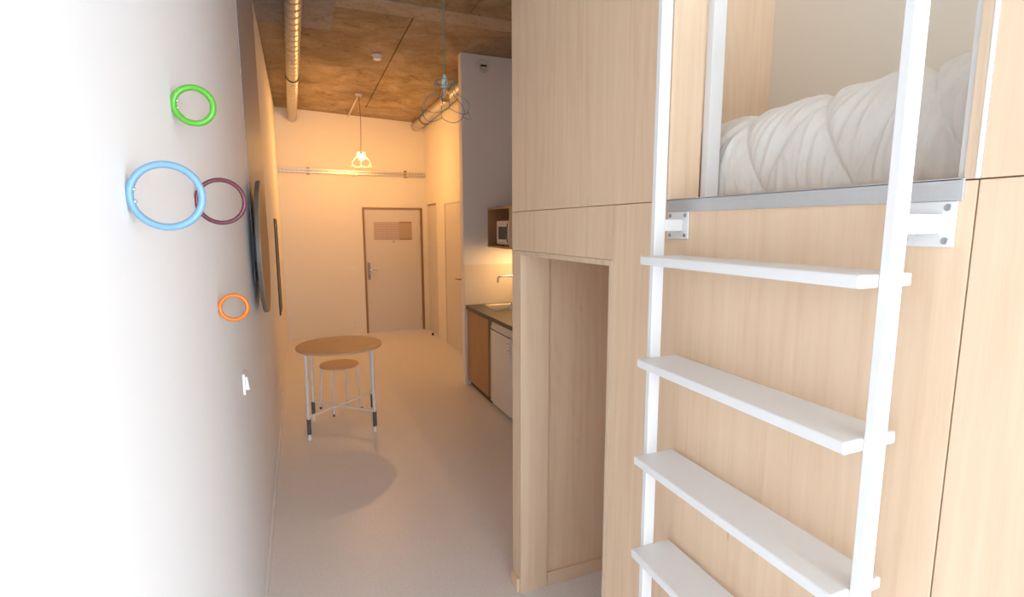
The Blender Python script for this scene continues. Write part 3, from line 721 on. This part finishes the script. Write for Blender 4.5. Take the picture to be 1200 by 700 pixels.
# ------------------------------------------------------------------ small things at the far end
nb = thing('notice_board', 'printed notice sheets in a shallow frame on the entrance door', 'notice', (1.68, D, 1.68))
yb_ = D+0.012
obj('backing', bxs((1.372, 1.985, yb_-0.006, yb_-0.0005, 1.535, 1.822), bev=0.001), 'sheet_blank', nb)
obj('sheet', bxs((1.378, 1.572, yb_-0.008, yb_-0.006, 1.54, 1.818)), 'paper', nb)
obj('sheet', bxs((1.580, 1.775, yb_-0.008, yb_-0.006, 1.54, 1.818)), 'paper', nb)
obj('holder_rail', bxs((1.785, 1.985, yb_-0.010, yb_-0.006, 1.532, 1.548)), 'door_frame', nb)
obj('holder_rail', bxs((1.785, 1.985, yb_-0.010, yb_-0.006, 1.808, 1.824)), 'door_frame', nb)
s2 = thing('light_switch', 'white light switch on the far wall left of the entrance door handle', 'light switch', (1.01, D, 1.065))
obj('switch_plate', bxs((0.965, 1.050, D-0.009, D, 1.025, 1.11), bev=0.002), 'white_plastic', s2)
obj('rocker', bxs((0.982, 1.033, D-0.013, D-0.009, 1.042, 1.093), bev=0.001), 'white_plastic', s2)
ot = thing('power_outlet', 'white power outlet low on the far wall beside the entrance door', 'outlet', (1.01, D, 0.2))
obj('outlet_plate', bxs((0.968, 1.052, D-0.009, D, 0.155, 0.24), bev=0.002), 'white_plastic', ot)
bm = BM(); lathe(bm, [(0, -0.006), (0.020, -0.006), (0.023, -0.011), (0.026, -0.011), (0.027, -0.009)], (1.01, D, 0.1975), 'y', 24); obj('outlet_well', bm, 'socket', ot, True)
ds = thing('door_stop', 'small dark door stop on the floor beside the service closet door', 'door stop', (2.16, 8.12, 0))
bm = BM(); lathe(bm, [(0, 0), (0.022, 0), (0.022, 0.006), (0.016, 0.010), (0.016, 0.034), (0.012, 0.038), (0, 0.038)], (2.16, 8.12, 0), 'z', 20); obj('post', bm, 'dark_grey', ds, True)
bm = BM(); lathe(bm, [(0.016, 0.016), (0.020, 0.018), (0.020, 0.028), (0.016, 0.030)], (2.16, 8.12, 0), 'z', 20); obj('rubber_ring', bm, 'black', ds, True)

# ------------------------------------------------------------------ light
wd = bpy.data.worlds.new('daylight'); S.world = wd; wd.use_nodes = True
bg = wd.node_tree.nodes['Background']; bg.inputs[0].default_value = (0.86, 0.93, 1.0, 1); bg.inputs[1].default_value = 1.0
def area(name, loc, rot, sx_, sy2, power, col):
    l = bpy.data.lights.new(name, 'AREA'); l.shape = 'RECTANGLE'; l.size = sx_; l.size_y = sy2; l.energy = power; l.color = col
    o = bpy.data.objects.new(name, l); COL.objects.link(o); o.location = loc; o.rotation_euler = rot; return o
area('window_daylight', ((wx0+wx1)/2, YB-0.2, (wz0+wz1)/2), (PI/2, 0, 0), wx1-wx0, wz1-wz0, 380, (0.74, 0.875, 1.0))

# ------------------------------------------------------------------ camera
f, yaw, pit, rol = 608.1776, math.radians(22.17603), math.radians(7.87956), math.radians(-0.14042)
cy, sy = math.cos(yaw), math.sin(yaw); cp, sp = math.cos(pit), math.sin(pit)
fw = Vector((sy*cp, cy*cp, -sp)); r = Vector((cy, -sy, 0)); u = r.cross(fw)
r2 = math.cos(rol)*r+math.sin(rol)*u; u2 = -math.sin(rol)*r+math.cos(rol)*u
cam = bpy.data.cameras.new('camera'); co = bpy.data.objects.new('camera', cam); COL.objects.link(co)
mw = Matrix(((r2.x, u2.x, -fw.x, 0.236), (r2.y, u2.y, -fw.y, 0.0), (r2.z, u2.z, -fw.z, 1.74), (0, 0, 0, 1)))
co.matrix_world = mw
cam.sensor_fit = 'HORIZONTAL'; cam.sensor_width = 36.0; cam.lens = f*36.0/1200.0; cam.clip_start = 0.02
S.camera = co
S.view_settings.view_transform = 'Standard'; S.view_settings.look = 'None'; S.view_settings.gamma = 1.0; S.view_settings.exposure = 0.0
S.view_settings.use_curve_mapping = False
S.cycles.use_denoising = True
S.cycles.max_bounces = 14; S.cycles.diffuse_bounces = 8
